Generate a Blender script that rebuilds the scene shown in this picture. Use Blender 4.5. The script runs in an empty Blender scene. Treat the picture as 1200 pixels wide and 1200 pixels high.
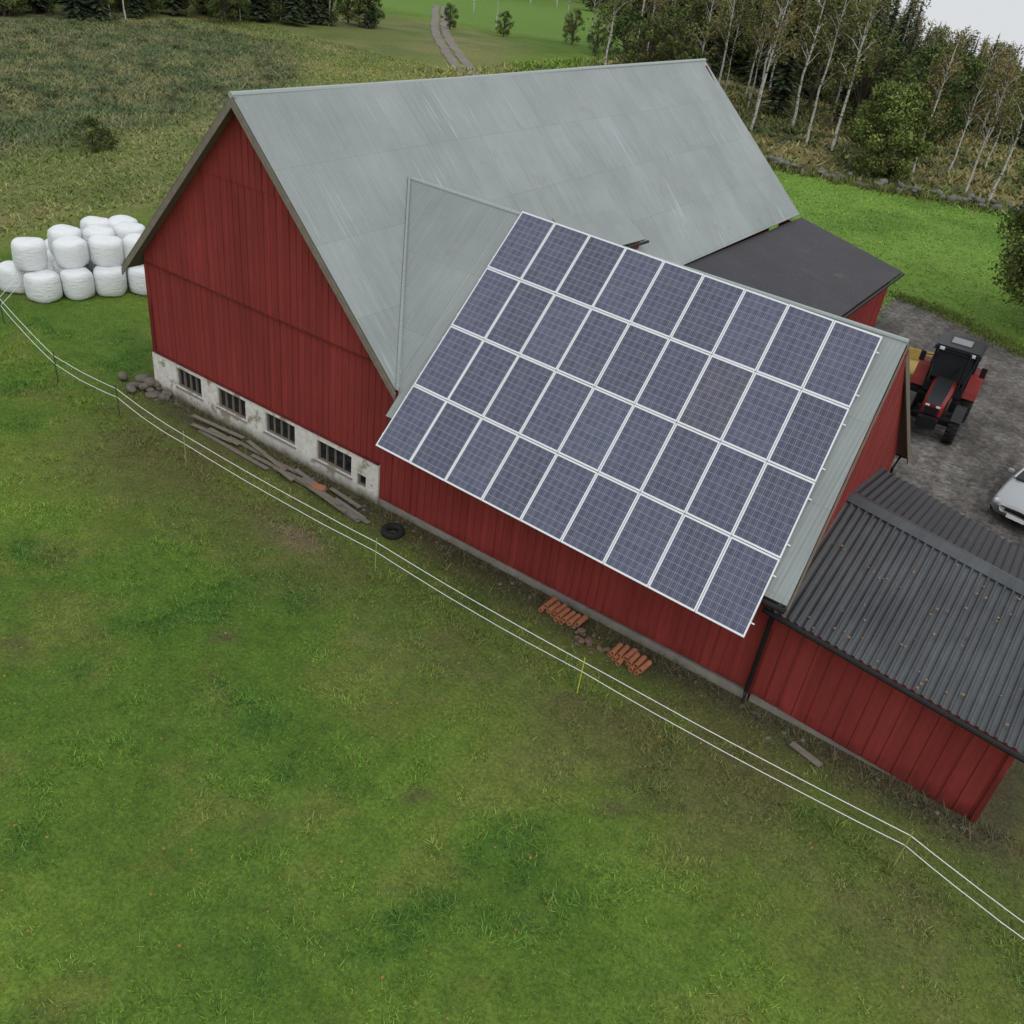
import bpy, bmesh, math, random
import numpy as np
from mathutils import Matrix, Vector
rng=np.random.default_rng(7); random.seed(7)
D=bpy.data; SC=bpy.context.scene
SC.view_settings.view_transform='Standard'; SC.view_settings.look='None'; SC.view_settings.exposure=0

# ---------------------------------------------------------------- materials
class N:
    def __init__(s,name):
        s.m=D.materials.new(name); s.m.use_nodes=True; s.t=s.m.node_tree; s.b=s.t.nodes['Principled BSDF']; s.b.inputs['Roughness'].default_value=.8
        s.b.inputs['Specular IOR Level'].default_value=.25
    def n(s,t,**k):
        x=s.t.nodes.new(t)
        for a,v in k.items(): setattr(x,a,v)
        return x
    def l(s,a,b): s.t.links.new(a,b)
    def pos(s): return s.n('ShaderNodeNewGeometry').outputs['Position']
    def obj(s): return s.n('ShaderNodeTexCoord').outputs['Object']
    def uv(s): return s.n('ShaderNodeTexCoord').outputs['UV']
    def map(s,v,sc):
        x=s.n('ShaderNodeMapping'); x.inputs['Scale'].default_value=sc; s.l(v,x.inputs[0]); return x.outputs[0]
    def noise(s,v,scale,detail=4,rough=.6):
        x=s.n('ShaderNodeTexNoise'); x.inputs['Scale'].default_value=scale; x.inputs['Detail'].default_value=detail; x.inputs['Roughness'].default_value=rough
        s.l(v,x.inputs['Vector']); return x.outputs['Fac']
    def ramp(s,v,st):
        x=s.n('ShaderNodeValToRGB'); e=x.color_ramp.elements
        while len(e)<len(st): e.new(.5)
        for i,(p,c) in enumerate(st): e[i].position=p; e[i].color=c if len(c)==4 else (*c,1)
        s.l(v,x.inputs[0]); return x.outputs[0]
    def mix(s,f,a,b,mode='MIX'):
        x=s.n('ShaderNodeMix',data_type='RGBA',blend_type=mode)
        for k,q in ((0,f),(6,a),(7,b)):
            if hasattr(q,'is_linked'): s.l(q,x.inputs[k])
            else: x.inputs[k].default_value=q
        return x.outputs[2]
    def math(s,op,a,b=0):
        x=s.n('ShaderNodeMath',operation=op)
        for k,q in ((0,a),(1,b)):
            if hasattr(q,'is_linked'): s.l(q,x.inputs[k])
            else: x.inputs[k].default_value=q
        return x.outputs[0]
    def col(s,c): 
        if hasattr(c,'is_linked'): s.l(c,s.b.inputs['Base Color'])
        else: s.b.inputs['Base Color'].default_value=c
        return s
    def bump(s,h,st=.3,dist=.02):
        x=s.n('ShaderNodeBump'); x.inputs['Strength'].default_value=st; x.inputs['Distance'].default_value=dist; s.l(h,x.inputs['Height']); s.l(x.outputs[0],s.b.inputs['Normal'])
    def sep(s,v):
        x=s.n('ShaderNodeSeparateXYZ'); s.l(v,x.inputs[0]); return x.outputs
def g(v): return (v,v,v,1)
BW=lambda a,b:[(a,g(0)),(b,g(1))]
def plain(name,c,rough=.6,metal=0,var=.25,sc=6):
    m=N(name); p=m.obj(); nz=m.noise(p,sc,4)
    m.col(m.mix(nz,tuple(x*(1-var) for x in c[:3])+(1,),tuple(min(1,x*(1+var)) for x in c[:3])+(1,))); m.b.inputs['Roughness'].default_value=rough; m.b.inputs['Metallic'].default_value=metal
    return m.m
def m_ground():
    m=N('ground_grass'); at=m.n('ShaderNodeVertexColor',layer_name='Col').outputs[0]; p=m.pos()
    n1=m.noise(p,14,4,.75); n2=m.noise(p,3,4,.7)
    c=m.mix(1,at,m.ramp(n1,[(.25,g(.5)),(.75,g(1.5))]),'MULTIPLY')
    c=m.mix(1,c,m.ramp(n2,[(.3,(.76,.8,.82,1)),(.7,(1.26,1.2,1.15,1))]),'MULTIPLY')
    m.col(c); m.b.inputs['Roughness'].default_value=.95; m.b.inputs['Specular IOR Level'].default_value=.1
    m.bump(n1,.6,.06); return m.m
def m_blade(name):
    m=N(name); at=m.n('ShaderNodeVertexColor',layer_name='Col').outputs[0]
    m.col(at); m.b.inputs['Roughness'].default_value=.75; m.b.inputs['Specular IOR Level'].default_value=.1; return m.m
def m_leaf(name,c1,c2):
    m=N(name); at=m.n('ShaderNodeVertexColor',layer_name='Col').outputs[0]
    oi=m.n('ShaderNodeObjectInfo').outputs['Random']
    c=m.mix(oi,c1,c2); c=m.mix(1,c,at,'MULTIPLY'); m.col(c); m.b.inputs['Roughness'].default_value=.8; m.b.inputs['Specular IOR Level'].default_value=.1; return m.m
def m_red(name,pitch=.22,tint=1.0,axis=0):
    m=N(name); p=m.obj(); s=m.sep(p)
    idx=m.math('FLOOR',m.math('DIVIDE',s[axis],pitch)); wn=m.n('ShaderNodeTexWhiteNoise',noise_dimensions='1D'); m.l(idx,wn.inputs['W'])
    st=m.noise(m.map(p,(9,9,.5)),1.5,5,.7); big=m.noise(p,.5,4)
    c=m.mix(wn.outputs[0],(.215*tint,.0305*tint,.0265*tint,1),(.262*tint,.038*tint,.032*tint,1))
    c=m.mix(1,c,m.ramp(st,[(.3,g(.82)),(.7,g(1.14))]),'MULTIPLY')
    c=m.mix(1,c,m.ramp(big,[(.3,g(.88)),(.7,g(1.12))]),'MULTIPLY')
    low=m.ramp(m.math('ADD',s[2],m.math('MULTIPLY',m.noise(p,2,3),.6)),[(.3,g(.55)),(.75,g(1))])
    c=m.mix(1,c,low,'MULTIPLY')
    fl=m.ramp(m.noise(m.map(p,(6,6,2.5)),3,5,.8),[(.66,g(0)),(.76,g(.45))]); c=m.mix(fl,c,(.30,.14,.12,1))
    m.col(c); m.b.inputs['Roughness'].default_value=.85; m.bump(st,.4,.01); return m.m
def m_roof(name,c,sheet=(1.1,1.9),corr=.09,streak=1.0,bst=.12):
    m=N(name); u=m.uv(); s=m.sep(u)
    a=m.noise(m.map(u,(5,.35,1)),1.6,5,.7); b=m.noise(u,.35,5); fine=m.noise(u,7,4,.7)
    col=m.mix(m.ramp(b,BW(.3,.7)),tuple(x*.86 for x in c[:3])+(1,),tuple(x*1.1 for x in c[:3])+(1,))
    col=m.mix(1,col,m.ramp(a,[(.3,g(.91)),(.7,g(1.07))]),'MULTIPLY')
    br=m.n('ShaderNodeTexBrick'); br.offset=.0; br.inputs['Scale'].default_value=1; br.inputs['Brick Width'].default_value=sheet[0]; br.inputs['Row Height'].default_value=sheet[1]
    br.inputs['Mortar Size'].default_value=.015; br.inputs['Mortar Smooth'].default_value=.4; br.inputs['Color1'].default_value=g(.95); br.inputs['Color2'].default_value=g(1.05); br.inputs['Mortar'].default_value=g(.88)
    m.l(u,br.inputs['Vector']); col=m.mix(1,col,br.outputs[0],'MULTIPLY')
    st=m.noise(m.map(u,(9,.45,1)),1.0,2,.5); stm=m.ramp(st,[(.62,g(0)),(.68,g(1))])
    msk=m.ramp(m.noise(u,.22,2),[(.45,g(0)),(.6,g(.55*streak))])
    col=m.mix(m.math('MULTIPLY',stm,msk),col,tuple(min(1,x*1.6) for x in c[:3])+(1,))
    di=m.ramp(m.noise(u,.9,6,.75),[(.58,g(0)),(.8,g(.5))]); col=m.mix(di,col,(.15,.15,.12,1))
    w=m.math('SINE',m.math('MULTIPLY',s[0],2*math.pi/corr)); col=m.mix(1,col,m.ramp(m.math('ADD',m.math('MULTIPLY',w,.5),.5),[(0,g(.95)),(1,g(1.04))]),'MULTIPLY')
    m.col(col); m.b.inputs['Roughness'].default_value=.6; m.b.inputs['Specular IOR Level'].default_value=.25
    h=m.math('ADD',w,m.math('MULTIPLY',fine,.8)); m.bump(h,bst,.01); return m.m
def m_gravel():
    m=N('gravel'); p=m.pos(); v=m.n('ShaderNodeTexVoronoi'); v.inputs['Scale'].default_value=7; m.l(p,v.inputs['Vector'])
    vd=m.n('ShaderNodeSeparateColor'); m.l(v.outputs['Color'],vd.inputs[0])
    big=m.noise(p,.3,6,.65); f=m.noise(p,4,6,.85); tr=m.noise(m.map(p,(1.2,.12,1)),1.4,4,.6)
    c=m.mix(m.ramp(big,BW(.38,.62)),(.075,.067,.061,1),(.165,.150,.136,1)); c=m.mix(1,c,m.ramp(f,[(.32,g(.4)),(.68,g(1.6))]),'MULTIPLY')
    c=m.mix(1,c,m.ramp(tr,[(.35,g(.72)),(.65,g(1.3))]),'MULTIPLY')
    c=m.mix(1,c,m.ramp(vd.outputs[0],[(0,g(.7)),(1,g(1.25))]),'MULTIPLY')
    gr=m.ramp(m.noise(p,.8,6,.75),[(.57,g(0)),(.68,g(.7))]); c=m.mix(gr,c,(.065,.09,.03,1))
    m.col(c); m.b.inputs['Roughness'].default_value=.85; m.bump(f,.9,.08); return m.m
def m_plaster():
    m=N('plaster'); p=m.pos(); a=m.noise(p,1.6,6,.7); b=m.noise(p,7,5,.7)
    c=m.mix(m.ramp(b,BW(.3,.7)),(.52,.50,.45,1),(.76,.74,.69,1))
    c=m.mix(m.ramp(a,[(.54,g(0)),(.6,g(.9))]),c,(.28,.23,.17,1))
    s=m.sep(p); low=m.ramp(m.math('ADD',s[2],m.math('MULTIPLY',a,.7)),[(.35,g(0)),(.7,g(1))])
    c=m.mix(low,(.16,.14,.1,1),c); m.col(c); m.b.inputs['Roughness'].default_value=.95; m.bump(a,.6,.03); return m.m
def m_cell():
    m=N('solar_cells'); u=m.uv(); s=m.sep(u)
    fx=m.math('FRACT',s[0]); fy=m.math('FRACT',s[1])
    def line(f,w): return m.math('GREATER_THAN',m.math('ABSOLUTE',m.math('SUBTRACT',f,.5)),.5-w)
    gx=m.math('MAXIMUM',line(fx,.028),line(fy,.028))
    bx=m.math('LESS_THAN',m.math('ABSOLUTE',m.math('SUBTRACT',m.math('FRACT',m.math('MULTIPLY',s[0],2)),.5)),.05)
    fl=m.n('ShaderNodeVectorMath',operation='FLOOR'); m.l(u,fl.inputs[0]); wn=m.n('ShaderNodeTexWhiteNoise'); m.l(fl.outputs[0],wn.inputs['Vector'])
    vo=m.n('ShaderNodeTexVoronoi'); vo.inputs['Scale'].default_value=7; m.l(u,vo.inputs['Vector'])
    c=m.mix(wn.outputs[0],(.074,.085,.138,1),(.102,.112,.170,1)); c=m.mix(.25,c,m.mix(1,c,vo.outputs['Color'],'MULTIPLY'))
    at=m.n('ShaderNodeVertexColor',layer_name='Col').outputs[0]; c=m.mix(1,c,at,'MULTIPLY')
    c=m.mix(m.math('MULTIPLY',bx,.5),c,(.25,.265,.30,1)); c=m.mix(m.math('MULTIPLY',gx,.7),c,(.32,.335,.37,1))
    m.col(c); m.b.inputs['Roughness'].default_value=.2; m.b.inputs['Specular IOR Level'].default_value=.4; return m.m
MG=m_ground(); MB=m_blade('grass_blades')
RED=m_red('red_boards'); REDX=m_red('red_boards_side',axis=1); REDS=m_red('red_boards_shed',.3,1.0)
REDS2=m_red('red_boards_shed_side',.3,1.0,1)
ROOF=m_roof('sheet_roof_grey',(.275,.305,.303)); ROOFD=m_roof('sheet_roof_dark',(.046,.044,.050),(1.1,2.5),.2,0,.3); 
PLA=m_plaster(); GRAV=m_gravel(); CELL=m_cell()
ALU=plain('aluminium_frame',(.72,.74,.76),.45,.2,.05); TRIM=plain('weathered_trim',(.16,.13,.10),.8); GTRIM=plain('grey_flashing',(.33,.37,.36),.5,0,.1)
BLK=plain('black_plastic',(.012,.012,.013),.45); WOOD=plain('old_wood',(.19,.165,.135),.85,0,.4)
CONC=plain('concrete',(.24,.22,.19),.9,0,.4,3); STONE=plain('field_stone',(.15,.15,.13),.9,0,.5,1.5)
def m_glass():
    m=N('window_glass'); m.col((.015,.018,.02,1)); m.b.inputs['Roughness'].default_value=.08; m.b.inputs['Specular IOR Level'].default_value=.6; return m.m
GLASS=m_glass()

# ---------------------------------------------------------------- mesh helpers
def empty(name,loc=(0,0,0),rot=0):
    e=D.objects.new(name,None); e.location=loc; e.rotation_euler=(0,0,rot); SC.collection.objects.link(e); return e
def mk(name,v,f,mat,parent=None,uv=None,smooth=False,mi=None):
    me=D.meshes.new(name); me.from_pydata([tuple(map(float,x)) for x in v],[],f)
    for x in (mat if isinstance(mat,list) else [mat]): me.materials.append(x)
    if uv is not None:
        l=me.uv_layers.new(name='UVMap'); l.data.foreach_set('uv',np.array(uv,float).ravel())
    if mi is not None: me.polygons.foreach_set('material_index',mi)
    if smooth: me.polygons.foreach_set('use_smooth',[True]*len(f))
    o=D.objects.new(name,me); SC.collection.objects.link(o)
    if parent: o.parent=parent
    return o
def mknp(name,V,F,mat,parent=None,C=None,link=True,mi=None):
    me=D.meshes.new(name); k=F.shape[1]; me.vertices.add(len(V)); me.vertices.foreach_set('co',V.astype(np.float32).ravel())
    me.loops.add(F.size); me.loops.foreach_set('vertex_index',F.astype(np.int32).ravel()); me.polygons.add(len(F)); me.polygons.foreach_set('loop_start',np.arange(0,F.size,k,dtype=np.int32))
    for x in (mat if isinstance(mat,list) else [mat]): me.materials.append(x)
    if mi is not None: me.polygons.foreach_set('material_index',np.asarray(mi,dtype=np.int32))
    me.update(calc_edges=True)
    if C is not None:
        a=me.color_attributes.new('Col','FLOAT_COLOR','POINT'); c4=np.ones((len(V),4),np.float32); c4[:,:3]=C; a.data.foreach_set('color',c4.ravel())
    if not link: return me
    o=D.objects.new(name,me); SC.collection.objects.link(o)
    if parent: o.parent=parent
    return o
def box(name,a,b,mat,parent=None,bev=0,rot=None):
    a=np.array(a,float); b=np.array(b,float); c=(a+b)/2; h=(b-a)/2
    bm=bmesh.new(); bmesh.ops.create_cube(bm,size=2); 
    for v in bm.verts: v.co=Vector((v.co.x*h[0],v.co.y*h[1],v.co.z*h[2]))
    if bev: bmesh.ops.bevel(bm,geom=bm.edges[:],offset=bev,segments=2,affect='EDGES')
    me=D.meshes.new(name); bm.to_mesh(me); bm.free(); me.materials.append(mat); o=D.objects.new(name,me); o.location=c
    if rot: o.rotation_euler=rot
    SC.collection.objects.link(o)
    if parent: o.parent=parent
    return o
def tube_np(pts,rad,sides=6):
    pts=np.array(pts,float); n=len(pts); V=[];F=[]
    for i in range(n):
        t=pts[min(i+1,n-1)]-pts[max(i-1,0)]; t/=np.linalg.norm(t)+1e-9
        a=np.cross(t,[0,0,1.0]) if abs(t[2])<.9 else np.cross(t,[1.0,0,0]); a/=np.linalg.norm(a); b=np.cross(t,a)
        for k in range(sides):
            w=2*math.pi*k/sides; V.append(pts[i]+rad[i]*(a*math.cos(w)+b*math.sin(w)))
    for i in range(n-1):
        for k in range(sides): F.append((i*sides+k,i*sides+(k+1)%sides,(i+1)*sides+(k+1)%sides,(i+1)*sides+k))
    return np.array(V),np.array(F)
def tube(name,pts,r,mat,parent=None,sides=8,caps=True):
    rr=r if hasattr(r,'__len__') else [r]*len(pts); V,F=tube_np(pts,rr,sides); f=[tuple(x) for x in F]
    if caps: f+= [tuple(range(sides))[::-1],tuple(range(len(V)-sides,len(V)))]
    return mk(name,V,f,mat,parent,smooth=False)
def slab(name,q,th,mat,parent,side=None):
    q=[np.array(p,float) for p in q]; u=q[1]-q[0]; u/=np.linalg.norm(u); nrm=np.cross(q[1]-q[0],q[-1]-q[0]); nrm/=np.linalg.norm(nrm)
    if nrm[2]<0: nrm=-nrm
    v=np.cross(nrm,u); n=len(q); V=q+[p-nrm*th for p in q]
    F=[tuple(range(n)),tuple(range(2*n-1,n-1,-1))]+[(i,i+n,(i+1)%n+n,(i+1)%n) for i in range(n)]
    uv=[]
    for f in F:
        for k in f: d=V[k]-q[0]; uv.append((float(d@u),float(abs(d@v))))
    mi=[0,1]+[1]*n
    return mk(name,V,F,[mat,side or TRIM],parent,uv=uv,mi=mi)
def boards(name,org,ax,x0,x1,zb,zt,mat,parent,out,pitch=.22,bw=.16,bd=.012,extra=()):
    org=np.array(org,float);ax=np.array(ax,float);out=np.array(out,float)
    xs=sorted(set([x0,x1]+[e for e in extra if x0<e<x1])); V=[];F=[]
    P=lambda x,z,d:tuple(org+ax*x+out*d+np.array([0,0,z]))
    for i in range(len(xs)-1):
        a,b=xs[i],xs[i+1]; k=len(V); V+=[P(a,zb(a),0),P(b,zb(b),0),P(b,zt(b),0),P(a,zt(a),0)]; F.append((k,k+1,k+2,k+3))
    x=math.ceil(x0/pitch)*pitch
    while x+bw<x1:
        a,b=x,x+bw*random.uniform(.9,1.1); d=bd*random.uniform(.7,1.3)
        if zt(a)-zb(a)>.05:
            k=len(V); V+=[P(a,zb(a),0),P(b,zb(b),0),P(b,zt(b),0),P(a,zt(a),0),P(a,zb(a),d),P(b,zb(b),d),P(b,zt(b),d),P(a,zt(a),d)]
            F+=[(k+4,k+5,k+6,k+7),(k,k+4,k+7,k+3),(k+1,k+2,k+6,k+5),(k,k+1,k+5,k+4)]
        x+=pitch
    return mk(name,V,F,mat,parent)

# ---------------------------------------------------------------- noise / terrain
def vnoise(x,y,s,seed):
    x=np.asarray(x)/s; y=np.asarray(y)/s; i=np.floor(x).astype(np.int64); j=np.floor(y).astype(np.int64); fx=x-i; fy=y-j; fx=fx*fx*(3-2*fx); fy=fy*fy*(3-2*fy)
    def h(a,b):
        n=(a*374761393+b*668265263+seed*974711)&0xffffffff; n=((n^(n>>13))*1274126177)&0xffffffff; return ((n^(n>>16))&0xffff)/65535.
    return (h(i,j)*(1-fx)+h(i+1,j)*fx)*(1-fy)+(h(i,j+1)*(1-fx)+h(i+1,j+1)*fx)*fy
def fbm(x,y,s,seed,o=4):
    t=0;a=.5;w=0
    for k in range(o): t=t+a*vnoise(x,y,s/2**k,seed+k*17); w+=a; a*=.55
    return t/w
def ss(a,b,x): t=np.clip((np.asarray(x,float)-a)/(b-a),0,1); return t*t*(3-2*t)
def terrain(x,y):
    x=np.asarray(x,float);y=np.asarray(y,float)
    far=ss(26,60,np.hypot(x-2,y-5))
    h=far*(fbm(x,y,30,3)-.5)*1.0
    f=ss(-30,50,x+.35*y)
    h=h-15*ss(75,230,y)*f-130*ss(230,1400,y)*f   # the wooded hillside falls away to the valley
    return h
def inpoly(x,y,poly,soft):
    x=np.asarray(x,float);y=np.asarray(y,float); ins=np.zeros(x.shape,bool); dm=np.full(x.shape,1e9); n=len(poly)
    for i in range(n):
        ax,ay=poly[i];bx,by=poly[(i+1)%n]
        c=((ay>y)!=(by>y))&(x<(bx-ax)*(y-ay)/((by-ay) if by!=ay else 1e-9)+ax); ins^=c
        t=np.clip(((x-ax)*(bx-ax)+(y-ay)*(by-ay))/((bx-ax)**2+(by-ay)**2),0,1); dm=np.minimum(dm,np.hypot(x-ax-t*(bx-ax),y-ay-t*(by-ay)))
    sd=np.where(ins,dm,-dm); return ss(-soft,soft,sd)
HEATH=[(-34.5,9),(-38,23.5),(-46,41),(-66,59),(-74,54),(-110,15),(-70,-20),(-40,-5)]
MEADOW=[(-22,-3),(-25,9),(-24,22),(-20,34),(-16,45),(-14,58),(-30,62),(-50,75),(-60,95),(-95,95),(-130,60),(-130,-30),(-30,-14)]
YARD=[(5.4,24),(5.0,31.8),(7.2,31.3),(9.3,30.1),(11.5,28.6),(16,26),(30,22),(30,3),(15.3,3.5),(10.2,6),(5.4,9)]
TRACK=[(-95,118),(-84,104.5),(-72,90),(-65,82),(-57,74),(-49.8,67),(-40,58),(-30,49),(-18,40)]
WOODS=[(-36,60),(-25,60),(-12,58),(0,60.5),(25,66),(400,90),(1500,1600),(-600,1600),(-110,240),(-62,128),(-50,98)]
def M3(a,b,t): t=np.asarray(t)[...,None]; return a*(1-t)+b*t
A3=lambda *c:np.array(c)
def gcol(x,y):
    x=np.asarray(x,float);y=np.asarray(y,float)
    xw=x+(fbm(x,y,6,50)-.5)*5; yw=y+(fbm(x,y,6,60)-.5)*5
    n1=fbm(x,y,7,1); n2=fbm(x,y,1.6,2); n3=fbm(x,y,3,8)
    c=M3(A3(.082,.145,.024),A3(.120,.185,.031),ss(.3,.7,n1))
    c=M3(c,A3(.046,.115,.022),ss(.60,.74,fbm(x,y,1.4,8))*.6)
    c=M3(c,A3(.160,.165,.05),ss(.52,.75,fbm(x,y,1.1,33))*.45)
    c=c*(1+.5*(fbm(x,y,.5,91)-.5))[...,None]
    band=ss(-6.0,-2.0,y+(n1-.5)*3)*ss(3,0,y)*ss(-11,-7,x)*ss(22,17,x)
    c=M3(c,A3(.108,.102,.042),band*(.38+.5*ss(.4,.6,n2)))
    d=np.maximum(np.maximum(-9.1-x,x-15.2),np.maximum(-.1-y,0)); 
    c=M3(c,A3(.08,.065,.045),ss(1.1,.1,d+(n2-.5)*1.2)*ss(30,20,y)*.85)
    c=M3(c,A3(.17,.13,.085),np.exp(-(((x+.3)/.9)**2+((y+2.5)/.4)**2)))
    for (mx,my) in ((1.2,-5.9),(6.8,-6.5),(5.2,-8.6),(-1.5,-8.8),(9.6,-4.3)): c=M3(c,A3(.09,.065,.045),np.exp(-((x-mx)**2+(y-my)**2)/.02))
    past=ss(-3,2,x+.1*y)*ss(24,30,y)+ss(-14,-8,x)*ss(27,32,y); past=np.clip(past,0,1)*ss(61,57,y-.2*x)
    c=M3(c,M3(A3(.150,.250,.045),A3(.105,.19,.034),ss(.3,.7,fbm(x,y,4,12))),past)
    me=inpoly(xw,yw,MEADOW,2.5)
    mc=M3(A3(.130,.158,.050),A3(.190,.182,.078),ss(.35,.65,n1)); mc=M3(mc,A3(.085,.13,.04),ss(.5,.62,n3)*.6)
    mc=M3(mc,A3(.17,.19,.055),ss(30,36,y)*ss(-62,-52,x)*.6)
    c=M3(c,mc,me)
    he=inpoly(xw,yw,HEATH,1.5)
    hc=M3(A3(.098,.122,.054),A3(.140,.142,.068),ss(.4,.6,n3)); hc=M3(hc,A3(.065,.092,.040),ss(.48,.6,n2)*.8); c=M3(c,hc,he)
    wo=inpoly(xw,yw,WOODS,3)
    wc=M3(A3(.12,.12,.05),A3(.065,.08,.03),ss(.4,.6,n1)); wc=M3(wc,A3(.21,.18,.08),ss(.45,.6,n3)*.8*ss(140,90,y)); c=M3(c,wc,wo)
    ff=ss(98,106,y-.1*(x+90))*ss(-40,-58,x+.35*(y-110)); c=M3(c,A3(.125,.215,.045),ff)
    return c
xs=np.concatenate([np.linspace(-1500,-140,24),np.arange(-130,-32,1.2),np.arange(-32,24,.4),np.arange(24,70,2.),np.linspace(75,1500,16)])
ys=np.concatenate([np.linspace(-1500,-30,14),np.arange(-24,12,.4),np.arange(12,150,1.2),np.arange(152,300,5.),np.linspace(320,1500,24)])
X,Y=np.meshgrid(xs,ys); V=np.stack([X.ravel(),Y.ravel(),terrain(X,Y).ravel()],1); nx,ny=len(xs),len(ys)
I=(np.arange(ny-1)[:,None]*nx+np.arange(nx-1)[None,:]).ravel(); F=np.stack([I,I+1,I+nx+1,I+nx],1)
mknp('ground',V,F,MG,C=gcol(V[:,0],V[:,1]))
def ragged(poly,step=.5,amp=.25):
    out=[]
    for i in range(len(poly)):
        a=np.array(poly[i],float);b=np.array(poly[(i+1)%len(poly)],float);n=max(1,int(np.linalg.norm(b-a)/step))
        for k in range(n): out.append(a+(b-a)*k/n+rng.normal(0,amp,2))
    return out
pp=ragged(YARD,.5,.16); mk('gravel_yard',[(p[0],p[1],.012) for p in pp],[tuple(range(len(pp)))],GRAV)
TRM=plain('dirt_track_mat',(.20,.175,.145),.95,0,.3,.5)
def track(off,w,name,par):
    T=np.array(TRACK,float); P=[]
    for i in range(len(T)-1):
        for k in range(12): P.append(T[i]+(T[i+1]-T[i])*k/12)
    P=np.array(P)
    for _ in range(10): P[1:-1]=(P[:-2]+P[2:]+2*P[1:-1])/4
    t=np.gradient(P,axis=0); t/=np.linalg.norm(t,axis=1)[:,None]; nn=np.stack([-t[:,1],t[:,0]],1)
    wv=rng.normal(0,.10,len(P)); L_=P+nn*(off-w/2+wv)[:,None]; R_=P+nn*(off+w/2+wv)[:,None]
    Z=lambda q:np.stack([q[:,0],q[:,1],terrain(q[:,0],q[:,1])+.06],1); VV=np.concatenate([Z(L_),Z(R_)]); n=len(P); i=np.arange(n-1)
    mknp(name,VV,np.stack([i,i+1,i+1+n,i+n],1),TRM,par)
te=empty('farm_track'); track(-.7,1.1,'wheel_rut_a',te); track(.7,1.1,'wheel_rut_b',te)

# ---------------------------------------------------------------- grass tufts
def tufts(name,x,y,h,w,nb,C,lean=.5,mat=None,var=(.6,1.5)):
    n=len(x); x=np.repeat(x,nb);y=np.repeat(y,nb);h=np.repeat(h,nb)*rng.uniform(.5,1.2,n*nb);w=np.repeat(w,nb);C=np.repeat(C,nb,axis=0)*rng.uniform(*var,(n*nb,1))
    C=C*(1+rng.normal(0,.08,(n*nb,3)))
    a=rng.uniform(0,2*np.pi,n*nb); x=x+rng.normal(0,1,n*nb)*w*1.6; y=y+rng.normal(0,1,n*nb)*w*1.6; z=terrain(x,y)-.01
    dx=np.cos(a)*w/2;dy=np.sin(a)*w/2; la=rng.uniform(0,2*np.pi,n*nb); lr=h*lean*rng.uniform(.3,1.3,n*nb)
    V=np.empty((n*nb,3,3)); V[:,0]=np.stack([x-dx,y-dy,z],1);V[:,1]=np.stack([x+dx,y+dy,z],1);V[:,2]=np.stack([x+np.cos(la)*lr,y+np.sin(la)*lr,z+h],1)
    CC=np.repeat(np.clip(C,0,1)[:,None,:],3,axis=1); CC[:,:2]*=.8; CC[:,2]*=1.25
    return mknp(name,V.reshape(-1,3),np.arange(n*nb*3).reshape(-1,3),mat or MB,C=CC.reshape(-1,3))
def free(x,y):
    b=(x>-9.05)&(x<10.4)&(y>-.1)&(y<26); b|=(x>10.2)&(x<15.1)&(y>-.15)&(y<7); b|=inpoly(x,y,YARD,.2)>.5
    return ~b
def scat(n,x0,x1,y0,y1):
    x=rng.uniform(x0,x1,n);y=rng.uniform(y0,y1,n);k=free(x,y);return x[k],y[k]
xa,ya=scat(110000,-24,20,-15,0.1); xb,yb=scat(22000,-32,-9,0,14)
x=np.concatenate([xa,xb]);y=np.concatenate([ya,yb]); nn=fbm(x,y,1.4,8); mm=fbm(x,y,.5,91)
hh=(.03+.05*ss(.58,.74,nn)+.06*ss(.5,.75,mm)); dwall=np.minimum(np.abs(y+.2),3); hh=hh+.13*np.exp(-dwall/.35)*(rng.random(len(x))<.6)*((x>-9.5)&(x<15.5))
hh=hh+.06*np.exp(-np.abs(y+2.2)/.3)
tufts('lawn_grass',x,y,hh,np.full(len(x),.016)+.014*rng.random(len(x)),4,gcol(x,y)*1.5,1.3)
x,y=scat(80000,-80,-22,-12,64); m_=inpoly(x,y,MEADOW,1)>.5; x,y=x[m_],y[m_]; he=inpoly(x,y,HEATH,1)
tufts('meadow_grass',x,y,.10+.16*he*rng.random(len(x))+.14*rng.random(len(x))**2,.05+.07*rng.random(len(x)),3,gcol(x,y)*1.55,1.5,var=(.6,1.4))
x,y=scat(14000,-14,20,26,60); tufts('pasture_grass',x,y,.06+.06*rng.random(len(x)),np.full(len(x),.07),4,gcol(x,y)*1.4,1.3)
x,y=scat(9000,-50,30,58,120); tufts('woodland_grass',x,y,.2+.3*rng.random(len(x)),.15+.15*rng.random(len(x)),5,gcol(x,y)*1.5,1.5)
x=[];y=[]
for i in range(2600):
    k=random.choice([1,2,3,4,9,8]); a=YARD[k];b=YARD[(k+1)%len(YARD)];t=random.random(); x.append(a[0]*(1-t)+b[0]*t+random.gauss(0,.35));y.append(a[1]*(1-t)+b[1]*t+random.gauss(0,.35))
x=np.array(x);y=np.array(y); tufts('yard_edge_weeds',x,y,.06+.12*rng.random(len(x)),.04+.04*rng.random(len(x)),4,np.tile(A3(.12,.16,.04),(len(x),1)),1)

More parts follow.
